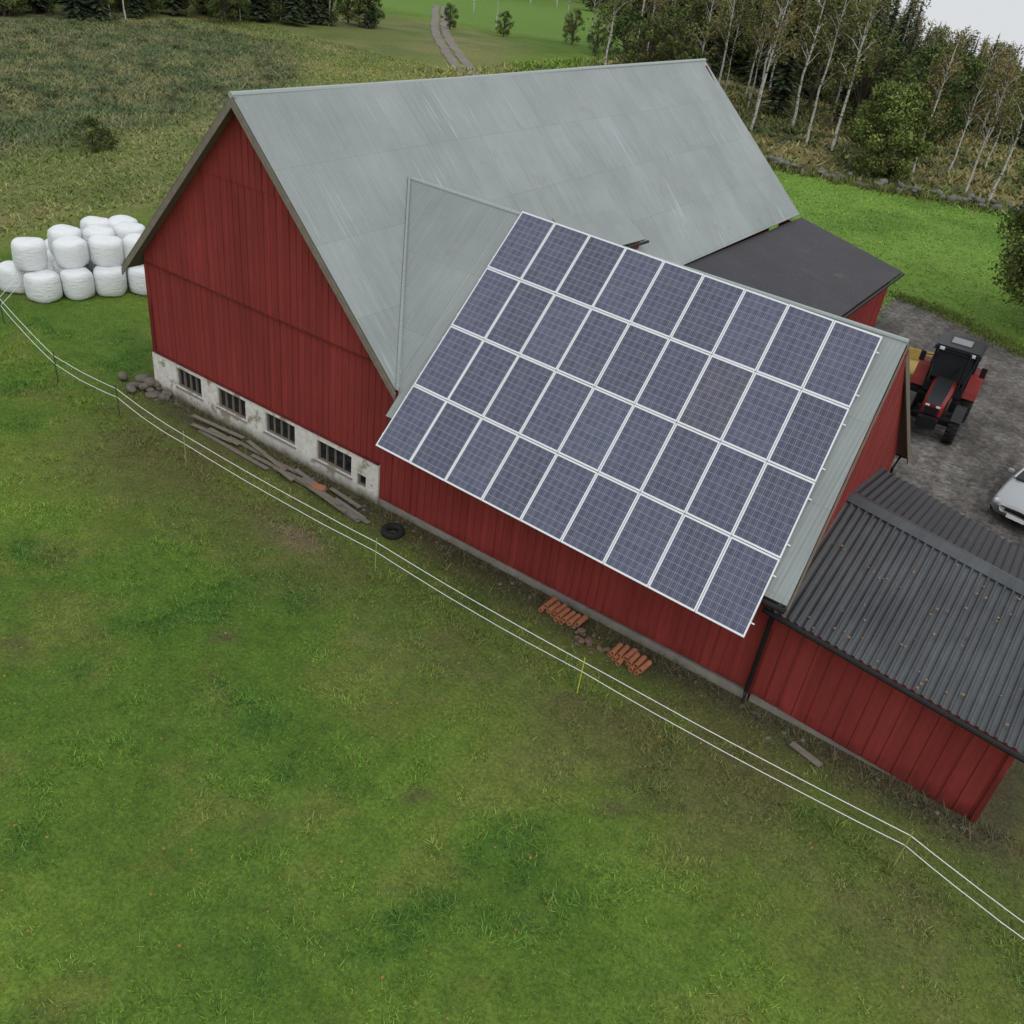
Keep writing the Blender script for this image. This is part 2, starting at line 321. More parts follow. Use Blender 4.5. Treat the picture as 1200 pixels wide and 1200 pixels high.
# ---------------------------------------------------------------- barn
barn=empty('red_barn')
A=np.array; th=.12
apex=(-4.57,-.38,9.06); fr=(-4.85,25.31,9.05)
slab('main_roof_right',[apex,fr,(.95,25.62,3.88),(.66,-.34,3.64)],th,ROOF,barn)
slab('main_roof_left',[(-4.57,-.38,9.055),(-4.85,25.31,9.045),(-9.95,25.3,3.7),(-9.62,-.36,3.68)],th,ROOF,barn)
tube('main_ridge_cap',[(-4.58,-.4,9.04),(-4.7,8,9.00),(-4.75,15,9.04),(-4.85,25.33,9.04)],.07,GTRIM,barn,8)
slab('wing_roof_front',[(-2.75,3.7,7.19),(10.35,3.52,7.10),(10.65,-.72,3.11),(.72,-.72,3.13),(.72,-.3,3.53)],.1,ROOF,barn)
slab('wing_roof_back',[(-2.75,3.7,7.185),(10.35,3.52,7.095),(10.68,8.27,2.79),(1.5,8.27,2.85)],.1,ROOF,barn)
tube('wing_ridge_cap',[(-2.6,3.7,7.17),(10.36,3.52,7.09)],.055,GTRIM,barn,8)
slab('valley_flashing',[(-2.62,3.66,7.215),(.72,-.3,3.625),(.66,-.34,3.68),(-2.68,3.64,7.245)],.02,ROOF,barn,ROOF)
for nm,a,b in (('verge_right',(-4.57,-.40,9.0),(.66,-.36,3.56)),('verge_left',(-4.57,-.40,9.0),(-9.62,-.38,3.6))):
    a=A(a);b=A(b); V=[a,b,b-A((0,0,.2)),a-A((0,0,.22))]; V=V+[v+A((0,.03,0)) for v in V]
    mk(nm,V,[(0,1,2,3),(7,6,5,4),(0,4,5,1),(3,2,6,7),(0,3,7,4),(1,5,6,2)],WOOD,barn)
tM=1.058
mz=lambda x:9.06-.16-tM*abs(x+4.57)
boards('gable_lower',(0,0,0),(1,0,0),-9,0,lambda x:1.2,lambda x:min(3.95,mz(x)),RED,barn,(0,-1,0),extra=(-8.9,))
boards('gable_upper',(0,-.04,0),(1,0,0),-9.0,0.0,lambda x:3.93 if mz(x)>3.95 else mz(x)-.01,lambda x:max(mz(x),mz(x)),RED,barn,(0,-1,0),extra=(-4.57,))
boards('gable_top',(0,-.065,0),(1,0,0),-6.35,-2.75,lambda x:min(7.0,mz(x)),lambda x:mz(x),RED,barn,(0,-1,0),extra=(-4.57,))
box('drip_board_low',(-9.0,-.075,3.92),(0.0,-.035,3.95),RED,barn)
box('corner_board_left',(-9.03,-.05,1.2),(-8.9,.0,3.9),RED,barn); 
boards('side_wall_left',(-9,0,0),(0,1,0),0,25,lambda x:.6,lambda x:4.2,REDX,barn,(-1,0,0))
box('base_left',(-9.04,.3,-.3),(-8.95,25,.6),CONC,barn)
boards('side_wall_right',(0,0,0),(0,1,0),7.6,25,lambda x:0,lambda x:4.2,REDX,barn,(1,0,0))
boards('gable_far',(0,25,0),(1,0,0),-9,0,lambda x:0,lambda x:mz(x),RED,barn,(0,1,0),extra=(-4.57,))
wins=[(-7.97,-6.87,.44,1.07),(-6.18,-4.99,.46,1.09),(-4.2,-3.03,.46,1.08),(-2.21,-.94,.42,1.04),(-.74,-.42,.3,.66)]
cur=-9.06
for i,(a,b,z0,z1) in enumerate(wins):
    box('base_pier_%d'%i,(cur,-.07,-.3),(a,.2,1.2),PLA,barn)
    box('base_below_%d'%i,(a,-.068,-.3),(b,.2,z0),PLA,barn); box('base_above_%d'%i,(a,-.068,z1),(b,.2,1.198),PLA,barn)
    box('window_glass_%d'%i,(a,.05,z0),(b,.07,z1),GLASS,barn)
    fw=.05
    box('frame_b_%d'%i,(a,-.01,z0),(b,.045,z0+fw),WOOD,barn);box('frame_t_%d'%i,(a,-.01,z1-fw),(b,.045,z1),WOOD,barn)
    nm=5 if b-a>1 else 2
    for k in range(nm):
        xx=a+(b-a-fw)*k/(nm-1); box('mullion_%d_%d'%(i,k),(xx,-.012,z0+fw),(xx+(fw if k in(0,nm-1) else .03),.044,z1-fw),WOOD,barn)
    if i<4: box('sill_%d'%i,(a-.05,-.11,z0-.045),(b+.05,-.069,z0-.003),CONC,barn)
    cur=b
box('base_pier_end',(cur,-.07,-.3),(0.0,.2,1.2),PLA,barn)
box('water_board',(-9.05,-.1,1.203),(0,-.02,1.24),RED,barn)
wz=lambda x:3.5
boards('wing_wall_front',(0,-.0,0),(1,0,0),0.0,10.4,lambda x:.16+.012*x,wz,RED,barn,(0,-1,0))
box('wing_plinth',(0,-.03,-.3),(10.4,.1,.2),CONC,barn)
box('wing_corner_board',(10.36,-.05,.2),(10.46,.02,3.4),RED,barn)
gz=lambda y:7.1-.14-.942*abs(y-3.55)
boards('wing_gable_end',(10.4,0,0),(0,1,0),0,7.9,lambda x:0,gz,REDX,barn,(1,0,0),extra=(3.55,))
boards('wing_wall_back',(0,7.9,0),(1,0,0),0,10.4,lambda x:0,lambda x:2.9,RED,barn,(0,1,0))
for nm,a,b in (('wing_verge_front',(10.37,3.52,7.04),(10.67,-.72,3.05)),('wing_verge_back',(10.37,3.52,7.04),(10.70,8.27,2.73))):
    a=A(a);b=A(b);V=[a,b,b-A((0,0,.2)),a-A((0,0,.22))];V=V+[v+A((.03,0,0)) for v in V]
    mk(nm,V,[(0,1,2,3),(7,6,5,4),(0,4,5,1),(3,2,6,7),(0,3,7,4),(1,5,6,2)],TRIM,barn)
tube('downpipe',[(10.36,-.62,3.0),(10.36,-.16,2.7),(10.36,-.12,.3),(10.4,-.3,.15)],.045,BLK,barn)
tube('wing_gutter',[(9.9,-.78,3.03),(10.66,-.78,3.02)],.06,BLK,barn)
tube('wing_back_gutter',[(1.5,8.33,2.75),(10.7,8.33,2.68)],.06,BLK,barn)
tube('wing_back_downpipe',[(10.5,8.3,2.7),(10.45,8.0,2.4),(10.45,8.0,.2)],.04,BLK,barn)
slab('dormer_roof',[(-1.6,8.6,6.02),(-1.33,12.36,5.80),(.19,12.36,4.87),(.05,8.6,4.98)],.08,ROOF,barn)
box('dormer_wall',(-1.3,8.7,4.0),(.05,12.25,4.75),REDX,barn)
tube('dormer_gutter',[(.2,8.6,4.9),(.27,12.4,4.8)],.05,BLK,barn)

anx=empty('lean_to_annex')
slab('annex_roof',[(.75,12.5,3.72),(.9,26.15,3.66),(5.75,26.25,2.58),(5.75,12.5,2.62)],.1,ROOFD,anx,BLK)
boards('annex_wall_side',(5.5,0,0),(0,1,0),13,25.8,lambda x:0,lambda x:2.55,REDX,anx,(1,0,0))
boards('annex_wall_near',(0,13,0),(1,0,0),.1,5.5,lambda x:0,lambda x:3.5-.2*x,RED,anx,(0,-1,0))
boards('annex_wall_far',(0,25.8,0),(1,0,0),.1,5.5,lambda x:0,lambda x:3.6-.21*x,RED,anx,(0,1,0))
tube('annex_gutter',[(5.82,12.5,2.52),(5.82,26.3,2.48)],.06,BLK,anx)

shed=empty('storage_shed')
def corr(name,a,b,c,d,mat,par,pitch=.16,amp=.02):
    a,b,c,d=map(A,(a,b,c,d)); a=a.astype(float);L_=np.linalg.norm(b-a); n=int(L_/pitch)*6; prof=[0,0,.25,1,1,.25]; V=[];uv=[];F=[];rows=8
    nrm=np.cross(b-a,d-a); nrm=nrm/np.linalg.norm(nrm); nrm*=np.sign(nrm[2])
    for j in range(rows+1):
        for i in range(n+1):
            s=i/n;t=j/rows; p=(a*(1-s)+b*s)*(1-t)+(d*(1-s)+c*s)*t+nrm*amp*2*prof[i%6]; V.append(p)
    UV=lambda k:((k%(n+1))/n*L_,(k//(n+1))/rows*np.linalg.norm(d-a))
    for j in range(rows):
        for i in range(n):
            k=j*(n+1)+i; f=(k,k+1,k+n+2,k+n+1); F.append(f); uv+=[UV(q) for q in f]
    return mk(name,V,F,mat,par,uv=uv)
def m_corr():
    m=N('corrugated_dark'); u=m.uv(); a=m.noise(m.map(u,(3,.5,1)),2,6,.7); b=m.noise(u,.6,4)
    c=m.mix(m.ramp(b,BW(.3,.7)),(.036,.040,.045,1),(.070,.076,.081,1)); c=m.mix(1,c,m.ramp(a,[(.3,g(.7)),(.7,g(1.3))]),'MULTIPLY')
    sp=m.ramp(m.noise(u,5,5,.8),[(.66,g(0)),(.74,g(.5))]); c=m.mix(sp,c,(.15,.14,.11,1)); m.col(c)
    m.b.inputs['Roughness'].default_value=.34; m.b.inputs['Specular IOR Level'].default_value=.55; return m.m
CORR=m_corr()
corr('shed_roof_front',(10.28,3.25,3.68),(15.5,2.85,3.22),(15.5,-.56,2.28),(10.28,-.36,2.62),CORR,shed)
corr('shed_roof_back',(10.28,3.25,3.68),(15.5,2.85,3.22),(15.5,5.35,2.6),(10.33,6.35,3.08),ROOFD,shed)
slab('shed_ridge_cap',[(10.28,3.3,3.74),(15.5,2.9,3.28),(15.5,2.62,3.2),(10.28,3.02,3.66)],.02,CORR,shed,CORR)
slab('shed_ridge_cap_b',[(10.28,3.3,3.742),(15.5,2.9,3.282),(15.5,3.15,3.19),(10.28,3.55,3.66)],.02,CORR,shed,CORR)
boards('shed_wall_front',(10.45,-.02,0),(1,0,0),0,4.6,lambda x:.25-.06*x,lambda x:2.62-.075*x,REDS,shed,(0,-1,0),.3,.27,.02)
box('shed_plinth',(10.45,.0,-.4),(15.04,.15,.3),CONC,shed)
boards('shed_wall_end',(15.05,0,0),(0,1,0),-.02,5.2,lambda y:0,lambda y:2.2+.27*min(y,5.6-y),REDS2,shed,(1,0,0),.3,.27,.02,extra=(2.8,))
boards('shed_wall_back',(10.45,5.3,0),(1,0,0),0,4.6,lambda x:0,lambda x:2.7,REDS,shed,(0,1,0),.3,.27,.02)
box('shed_corner_board',(14.98,-.075,-.05),(15.08,-.02,2.2),REDS,shed)
tube('shed_gutter',[(10.2,-.42,2.6),(15.55,-.64,2.24)],.055,BLK,shed)
V=[];F=[]
for i in range(70):
    s=random.random()**.7;t=random.random()**.8; p=(A((10.28,3.25,3.68))*(1-s)+A((15.5,2.85,3.22))*s)*(1-t)+(A((10.28,-.36,2.62))*(1-s)+A((15.5,-.56,2.28))*s)*t+A((0,0,.06))
    k=len(V);r=random.uniform(.015,.035);w=random.uniform(0,6)
    V+=[p+A((math.cos(w+q)*r,math.sin(w+q)*r,random.uniform(-.005,.015))) for q in (0,1.4,3.1,4.6)];F.append((k,k+1,k+2,k+3))
for i in range(220):
    p=A((random.uniform(-6,17),random.uniform(-12,-.5),.075)); k=len(V);r=random.uniform(.015,.03);w=random.uniform(0,6)
    V+=[p+A((math.cos(w+q)*r,math.sin(w+q)*r,random.uniform(-.005,.015))) for q in (0,1.4,3.1,4.6)];F.append((k,k+1,k+2,k+3))
mk('fallen_leaves',V,F,plain('dry_leaf',(.30,.17,.06),.9),None)

# ---------------------------------------------------------------- solar array
pv=empty('solar_panel_array')
P00,P90,P94,P04=map(A,((.98,3.59,7.27),(9.91,3.32,7.10),(10.26,-1.47,2.57),(1.02,-1.37,2.71)))
def PP(u,v): return (P00*(1-u)+P90*u)*(1-v)+(P04*(1-u)+P94*u)*v
nrm=np.cross(P90-P00,P04-P00); nrm/=np.linalg.norm(nrm); nrm*=np.sign(nrm[2])
Vc=[];Fc=[];UVc=[];Cc=[];Vf=[];Ff=[]
for j in range(4):
    for i in range(9):
        gu,gv=.0006,.0012
        u0,u1=i/9+gu,(i+1)/9-gu; v0,v1=j/4+gv,(j+1)/4-gv
        fu,fv=.0032,.0056
        tl=rng.normal(0,.004,4)
        o=[PP(u0,v0),PP(u1,v0),PP(u1,v1),PP(u0,v1)]; o=[p+nrm*t for p,t in zip(o,tl)]
        n_=[PP(u0+fu,v0+fv),PP(u1-fu,v0+fv),PP(u1-fu,v1-fv),PP(u0+fu,v1-fv)]; n_=[p+nrm*t for p,t in zip(n_,tl)]
        k=len(Vf); Vf+=[p+nrm*.006 for p in o]+[p+nrm*.006 for p in n_]+[p-nrm*.035 for p in o]+[p-nrm*.004 for p in n_]
        for q in range(4):
            r=(q+1)%4; Ff+=[(k+q,k+r,k+4+r,k+4+q),(k+q,k+8+q,k+8+r,k+r),(k+4+q,k+4+r,k+12+r,k+12+q)]
        Ff.append((k+11,k+10,k+9,k+8))
        k=len(Vc); Vc+=n_; Fc.append((k,k+1,k+2,k+3)); o6=rng.integers(0,50)*10
        UVc+=[(o6,o6),(o6+6,o6),(o6+6,o6+10),(o6,o6+10)]; t=rng.uniform(.88,1.12); cc=(t,t*rng.uniform(.97,1.01),t,1)
        if (i,j)==(6,1): cc=(1.10,.98,.86,1)
        Cc+=[cc]*4
o=mk('panel_glass',Vc,Fc,CELL,pv,uv=UVc); a=o.data.color_attributes.new('Col','FLOAT_COLOR','POINT')
a.data.foreach_set('color',np.array(Cc,float).ravel())
mk('panel_frames',Vf,Ff,ALU,pv)
for j in range(4):
    for k,fv in enumerate((.2,.8)):
        v=(j+fv)/4; tube('rail_%d_%d'%(j,k),[PP(-.006,v)-nrm*.06,PP(1.006,v)-nrm*.06],.018,ALU,pv,4)

# ---------------------------------------------------------------- fence
TAPE=plain('white_tape',(.78,.78,.78),.6,0,.05)
fence=empty('electric_fence')
FP=[(-19.5,2.6),(-16,-.8),(-11.1,-1.95),(-8.2,-1.9),(-4.9,-2.2),(1.9,-2.2),(7.6,-2.3),(14.1,-2.1),(17.5,-2.85)]
for hz,sg in ((.86,.05),(.60,.09)):
    pts=[]
    for i in range(len(FP)-1):
        for k in range(8):
            t=k/8; pts.append((FP[i][0]*(1-t)+FP[i+1][0]*t,FP[i][1]*(1-t)+FP[i+1][1]*t+.0,hz-sg*4*t*(1-t)+random.uniform(-.006,.006)))
    pts.append((*FP[-1],hz)); tube('tape_%d'%int(hz*100),pts,.0085,TAPE,fence,5)
YEL=plain('yellow_post',(.52,.54,.06),.6); GRN=plain('green_post',(.05,.07,.03),.7); PAL=plain('pale_post',(.30,.34,.11),.7)
for i,p in enumerate(FP):
    m_= YEL if i==6 else (PAL if i>3 else GRN); r=.0115 if i>3 else .02
    tube('post_%d'%i,[(p[0],p[1],-.1),(p[0]+.01,p[1],.98)],r,m_,fence,6)

# ---------------------------------------------------------------- rocks etc
def rock_mesh(sub=1,seed=0):
    bm=bmesh.new(); bmesh.ops.create_icosphere(bm,subdivisions=sub+1,radius=1); r=random.Random(seed); s=[r.uniform(.7,1.2) for _ in range(3)]
    pl=[(Vector((r.gauss(0,1),r.gauss(0,1),r.gauss(0,1))).normalized(),r.uniform(.6,.85)) for _ in range(9)]
    for v in bm.verts:
        for n,d in pl:
            t=v.co.dot(n)-d
            if t>0: v.co-=n*t
        v.co=Vector((v.co.x*s[0],v.co.y*s[1],v.co.z*s[2]*.75))
    V=np.array([v.co[:] for v in bm.verts]);F=np.array([[v.index for v in f.verts] for f in bm.faces]); bm.free(); return V,F
RK=[rock_mesh(1,i) for i in range(6)]
def rocks(name,items,mat=STONE,par=None):
    VV=[];FF=[];k=0
    for (x,y,z,s) in items:
        V,F=RK[random.randrange(6)]; a=random.uniform(0,6.28); c,sn=math.cos(a),math.sin(a); R=np.array([[c,-sn,0],[sn,c,0],[0,0,1]]); V2=V@R.T*s+A((x,y,z)); VV.append(V2);FF.append(F+k);k+=len(V)
    return mknp(name,np.concatenate(VV),np.concatenate(FF),mat,par)
W_=[(-22,58),(-11.6,56.9),(-4,57.4),(2.8,59.9),(14,63),(30,66)]; it=[]
for i in range(len(W_)-1):
    a,b=A(W_[i]),A(W_[i+1]);L_=np.linalg.norm(b-a)
    for k in range(int(L_*6)):
        t=random.random();p=a+(b-a)*t; it.append((p[0]+random.gauss(0,.35),p[1]+random.gauss(0,.35),float(terrain(p[0],p[1]))+random.uniform(-.05,.5),random.uniform(.16,.4)))
rocks('stone_wall',it)
x=[];y=[]
for i in range(1700):
    k=random.randrange(len(W_)-1); t=random.random(); x.append(W_[k][0]*(1-t)+W_[k+1][0]*t+random.gauss(0,.8)); y.append(W_[k][1]*(1-t)+W_[k+1][1]*t+random.gauss(0,.8))
x=A(x);y=A(y); tufts('wall_weeds',x,y,.2+.4*rng.random(len(x)),.1+.1*rng.random(len(x)),4,gcol(x,y)*0+A((.14,.15,.05)),.8)
it=[(-9.2+random.gauss(0,.4),-.35+random.gauss(0,.25),random.uniform(0,.22),random.uniform(.09,.22)) for _ in range(22)]
rocks('corner_rubble',it,plain('rubble_stone',(.14,.12,.10),.9,0,.4))
rocks('wall_base_stones',[(random.uniform(-9,15),-.25-abs(random.gauss(0,.15)),.0,random.uniform(.03,.07)) for _ in range(60)])
rocks('stone_heap',[(6.95+random.gauss(0,.3),-.75+random.gauss(0,.12),random.uniform(0,.10),random.uniform(.05,.10)) for _ in range(22)],plain('brown_stone',(.16,.11,.08),.9))
CLAY=plain('clay',(.38,.155,.08),.85,0,.4)
def pipes(name,cx,cy,n,ang):
    e=empty(name,(cx,cy,0),ang); 
    for i in range(n):
        row=i%2; x=(i//2)*.145+row*.07; z=.07+row*.11; y=random.uniform(-.08,.08); 
        V1,F1=tube_np([(x,y-.19,z),(x+random.uniform(-.02,.02),y+.19,z)],[.062,.062],10); V2,F2=tube_np([(x,y-.19,z),(x,y+.19,z)],[.045,.045],10)
        f=[tuple(q) for q in F1]+[tuple(q+20)[::-1] for q in F2]
        for s_ in (0,10): f+=[(s_+k,s_+(k+1)%10,20+s_+(k+1)%10,20+s_+k) for k in range(10)]
        mk('pipe_%d'%i,np.concatenate([V1,V2]),f,CLAY,e)
pipes('clay_pipe_stack',5.6,-.45,14,-.05); pipes('clay_pipe_stack.001',7.55,-.75,12,-.05)
for i in range(16):
    x0=random.uniform(-5.8,-.4) if i>4 else -4.6+i*.95; y0=-.45-random.random()*.5; L_=random.uniform(.6,2.0) if i>4 else random.uniform(2.2,3.2); an=random.uniform(-.2,.14)*(1 if i>4 else .4)
    box('wood_plank' if i==0 else 'wood_plank.%03d'%i,(x0-L_/2,y0-.06,.03+.02*i*.5),(x0+L_/2,y0+.06,.06+.02*i*.5),WOOD,None,.004,(random.uniform(-.05,.05),random.uniform(-.03,.03),an))
box('metal_sheet',(-.9,-1.0,.05),(.25,-.7,.07),plain('galv',(.26,.27,.27),.5,.3),None,.003,(.05,.02,-.1))
box('brick_scrap',(-1.6,-.85,.1),(-1.25,-.65,.24),CLAY,None,.01,(0,.1,.3))
box('fallen_board',(11.6,-.75,.04),(12.3,-.6,.07),WOOD,None,.004,(.03,0,-.25))
def torus(name,loc,R,r,mat,par=None,rot=(0,0,0),ws=1.0):
    V=[];F=[];n,m=32,12
    for i in range(n):
        a=2*math.pi*i/n
        for j in range(m):
            b=2*math.pi*j/m; cx=np.sign(math.cos(b))*abs(math.cos(b))**.6; cz=np.sign(math.sin(b))*abs(math.sin(b))**.6
            V.append(((R+r*cx)*math.cos(a),(R+r*cx)*math.sin(a),r*ws*cz))
    for i in range(n):
        for j in range(m): F.append((i*m+j,((i+1)%n)*m+j,((i+1)%n)*m+(j+1)%m,i*m+(j+1)%m))
    o=mk(name,V,F,mat,par,smooth=True); o.location=loc; o.rotation_euler=rot; return o
RUB=plain('rubber',(.018,.018,.018),.8)
torus('old_tyre',(1.15,-.75,.08),.21,.085,RUB)

# ---------------------------------------------------------------- silage bales
def m_wrap():
    m=N('bale_wrap'); p=m.obj(); a=m.noise(m.map(p,(1,1,5)),3,5,.7); m.col(m.mix(a,(.68,.71,.72,1),(.86,.88,.89,1))); m.b.inputs['Roughness'].default_value=.35; m.b.inputs['Specular IOR Level'].default_value=.4; m.bump(a,.7,.08); return m.m
WRAP=m_wrap()
def bale_mesh(seed):
    r=random.Random(seed); n=28; prof=[(0,0),(.38,.0),(.53,.03),(.60,.12),(.63,.30),(.638,.6),(.628,.92),(.595,1.09),(.51,1.17),(.33,1.195),(0,1.2)]; V=[];F=[]
    ph=[r.uniform(0,6) for _ in range(4)]
    for i,(R,z) in enumerate(prof):
        for k in range(n):
            a=2*math.pi*k/n; q=1+.03*math.sin(2*a+ph[0])+.022*math.sin(5*a+ph[1]+z*2)+.012*math.sin(9*a+ph[2]+z*5); V.append((R*q*math.cos(a),R*q*math.sin(a),z+.03*math.sin(3*a+ph[3])*(R/.6)))
    for i in range(len(prof)-1):
        for k in range(n): F.append((i*n+k,i*n+(k+1)%n,(i+1)*n+(k+1)%n,(i+1)*n+k))
    me=D.meshes.new('silage_bale'); me.from_pydata(V,[],F); me.materials.append(WRAP); me.polygons.foreach_set('use_smooth',[True]*len(F)); return me
BM=[bale_mesh(i) for i in range(4)]
bi=0
def bale(x,y,z):
    global bi
    o=D.objects.new('silage_bale' if bi==0 else 'silage_bale.%03d'%bi,BM[bi%4]); o.location=(x,y,z); o.rotation_euler=(random.uniform(-.03,.03),random.uniform(-.03,.03),random.uniform(0,6)); s=random.uniform(.86,.94); o.scale=(s,s,random.uniform(.76,.82)); SC.collection.objects.link(o); bi+=1
B0=A((-17.1,1.30)); ex=A((.42,1.0)); ex=ex/np.linalg.norm(ex); ey=A((-ex[1],ex[0])); st=1.12
for i in range(0,4):
    for j in range(0,4):
        if i==0 and j>1: continue
        p=B0+ex*st*i+ey*st*j+rng.normal(0,.09,2); bale(p[0],p[1],0)
p=B0+ey*st*1.0-ex*st*.62; bale(p[0],p[1],0)
for i in range(0,4):
    for j in range(0,3):
        if (i==0 and j>0) or (i==1 and j>1): continue
        p=B0+ex*(st*i+.05)+ey*(st*j+.62)+rng.normal(0,.09,2); bale(p[0],p[1],.93)

# ---------------------------------------------------------------- tractor (faces -y)
def tractor(name,loc,rot,body,accent):
    e=empty(name,loc,rot); 
    CABG=GLASS
    def wheel(nm,x,y,R,w,hub):
        torus(nm+'_tyre',(x,y,R),R*.72,R*.28,RUB,e,(0,math.pi/2,0),w/(R*.56))
        V,F=tube_np([(x-w*.3,y,R),(x+w*.3,y,R)],[R*.5,R*.5],20); mk(nm+'_rim',V,[tuple(f) for f in F]+[tuple(range(20))[::-1],tuple(range(20,40))],hub,e)
        VV=[];FF=[]
        for k in range(22):
            a=2*math.pi*k/22
            for s in (-1,1):
                c=A((x+s*w*.22,y+math.cos(a+s*.07)*R*.99,R+math.sin(a+s*.07)*R*.99)); t=A((0,-math.sin(a),math.cos(a)));rr=A((0,math.cos(a),math.sin(a)));q=A((1,0,0))
                i0=len(VV); VV+=[c+q*w*.24*sx+t*.03*st+rr*.03*sr for sx in(-1,1) for st in(-1,1) for sr in(-1,1)]
                FF+=[tuple(i0+z for z in f) for f in((0,1,3,2),(4,6,7,5),(0,4,5,1),(2,3,7,6),(0,2,6,4),(1,5,7,3))]
        mk(nm+'_lugs',VV,FF,RUB,e)
    HUB=plain('hub',(.16,.16,.16),.6)
    wheel('rear_l',-.86,1.0,.84,.46,HUB);wheel('rear_r',.86,1.0,.84,.46,HUB);wheel('front_l',-.82,-1.35,.60,.36,HUB);wheel('front_r',.82,-1.35,.60,.36,HUB)
    B=plain('tractor_body',body,.4); R=plain('tractor_accent',accent,.4)
    box('chassis',(-.28,-1.9,.5),(.28,1.4,1.0),BLK,e,.03)
    hs_=[(-2.05,.27,.98,1.36),(-1.95,.33,.96,1.46),(-1.2,.36,.95,1.55),(-.1,.38,.95,1.66)]; V=[];F=[]
    for y,w,z0,z1 in hs_: V+=[(-w,y,z0),(-w,y,z1-.14),(-w*.72,y,z1),(w*.72,y,z1),(w,y,z1-.14),(w,y,z0)]
    for i in range(3):
        for j in range(6): F.append((i*6+j,i*6+(j+1)%6,(i+1)*6+(j+1)%6,(i+1)*6+j))
    F+=[(0,1,2,3,4,5),(23,22,21,20,19,18)]; mk('hood',V,F,[R,B],e,mi=[0,0,1,0,0,0]*3+[0,0])
    box('grille',(-.22,-2.08,1.0),(.22,-2.055,1.26),BLK,e); box('front_weight',(-.32,-2.35,.6),(.32,-2.06,.95),BLK,e,.03)
    for s in(-1,1): box('headlight_%d'%s,(s*.17-.07,-2.085,1.27),(s*.17+.07,-2.055,1.34),ALU,e,.01); box('hood_vent%d'%s,(s*.365-.01,-1.6,1.15),(s*.365+.01,-.6,1.35),BLK,e)
    box('front_axle',(-.75,-1.43,.5),(.75,-1.27,.66),BLK,e,.02); box('rear_axle',(-.75,.85,.7),(.75,1.15,1.0),BLK,e,.03)
    box('cab_base',(-.66,-.08,1.0),(.66,1.35,1.42),B,e,.04); box('cab_roof',(-.76,-.2,2.62),(.76,1.45,2.76),B,e,.06); box('roof_hatch',(-.35,.3,2.75),(.35,1.0,2.79),plain('grey_hatch',(.22,.23,.24),.5),e,.02)
    box('roof_edge',(-.77,-.21,2.58),(.77,1.46,2.63),B,e,.01)
    box('step_box',(-.72,-.3,.6),(-.42,.35,.98),BLK,e,.03); box('fuel_tank',(.42,-.3,.6),(.72,.35,.98),BLK,e,.03)
    for s in(-1,1):
        tube('pillar_f%d'%s,[(s*.56,-.12,1.4),(s*.66,.0,2.65)],.04,B,e); tube('pillar_m%d'%s,[(s*.70,.7,1.4),(s*.70,.7,2.65)],.04,B,e); tube('pillar_r%d'%s,[(s*.66,1.33,1.4),(s*.68,1.3,2.65)],.04,B,e)
        box('side_glass%d'%s,(s*.66-.01,-.02,1.42),(s*.66+.01,1.3,2.62),CABG,e)
        V=[];F=[];n=10
        for k in range(n+1):
            a=math.radians(15+150*k/n)
            for xx in(.60,1.10): V.append((s*xx,1.0+math.cos(a)*.97,.84+math.sin(a)*.97))
        F=[(2*k,2*k+1,2*k+3,2*k+2) for k in range(n)]; o=mk('fender%d'%s,V,F,R,e); o.modifiers.new('s','SOLIDIFY').thickness=.04
        V=[];F=[]
        for k in range(7):
            a=math.radians(40+110*k/6)
            for xx in(.66,1.0): V.append((s*xx,-1.35+math.cos(a)*.68,.60+math.sin(a)*.68))
        F=[(2*k,2*k+1,2*k+3,2*k+2) for k in range(6)]; o=mk('front_fender%d'%s,V,F,B,e); o.modifiers.new('s','SOLIDIFY').thickness=.03
        tube('mirror_arm%d'%s,[(s*.66,-.05,2.3),(s*1.0,-.2,2.3)],.015,BLK,e); box('mirror%d'%s,(s*1.0-.09,-.24,2.05),(s*1.0+.09,-.2,2.4),BLK,e,.01)
        box('work_light%d'%s,(s*.5-.08,-.26,2.62),(s*.5+.08,-.2,2.72),ALU,e,.01)
    box('windshield',(-.58,-.10,1.6),(.58,-.08,2.6),CABG,e); box('rear_glass',(-.62,1.31,1.5),(.62,1.33,2.6),CABG,e)
    tube('wiper',[(0,-.12,1.62),(.25,-.12,2.1)],.012,BLK,e)
    tube('exhaust',[(.44,-.35,1.5),(.44,-.35,2.75)],.04,BLK,e)
    return e
tractor('tractor',(9.85,18.0,.01),.06,(.02,.022,.025),(.20,.020,.017))
tr=empty('farm_trailer',(8.5,19.7,.0),.25); YL=plain('yellow_paint',(.42,.31,.10),.7,0,.3)
box('bed',(-.95,-1.4,.75),(.95,1.4,.87),YL,tr,.02)
for a,b,nm in(((-.97,-1.42,.87),(-.9,1.42,1.3),'side_l'),((.9,-1.42,.87),(.97,1.42,1.3),'side_r'),((-.9,1.35,.87),(.9,1.42,1.3),'tail'),((-.9,-1.42,.87),(.9,-1.35,1.3),'head')): box(nm,a,b,YL,tr,.01)
for s in(-1,1): torus('tyre_%d'%s,(s*.95,.1,.36),.26,.1,RUB,tr,(0,math.pi/2,0),1.1)
tube('axle',[(-.95,.1,.36),(.95,.1,.36)],.05,BLK,tr); tube('drawbar',[(0,-1.4,.7),(0,-2.4,.6)],.05,BLK,tr)
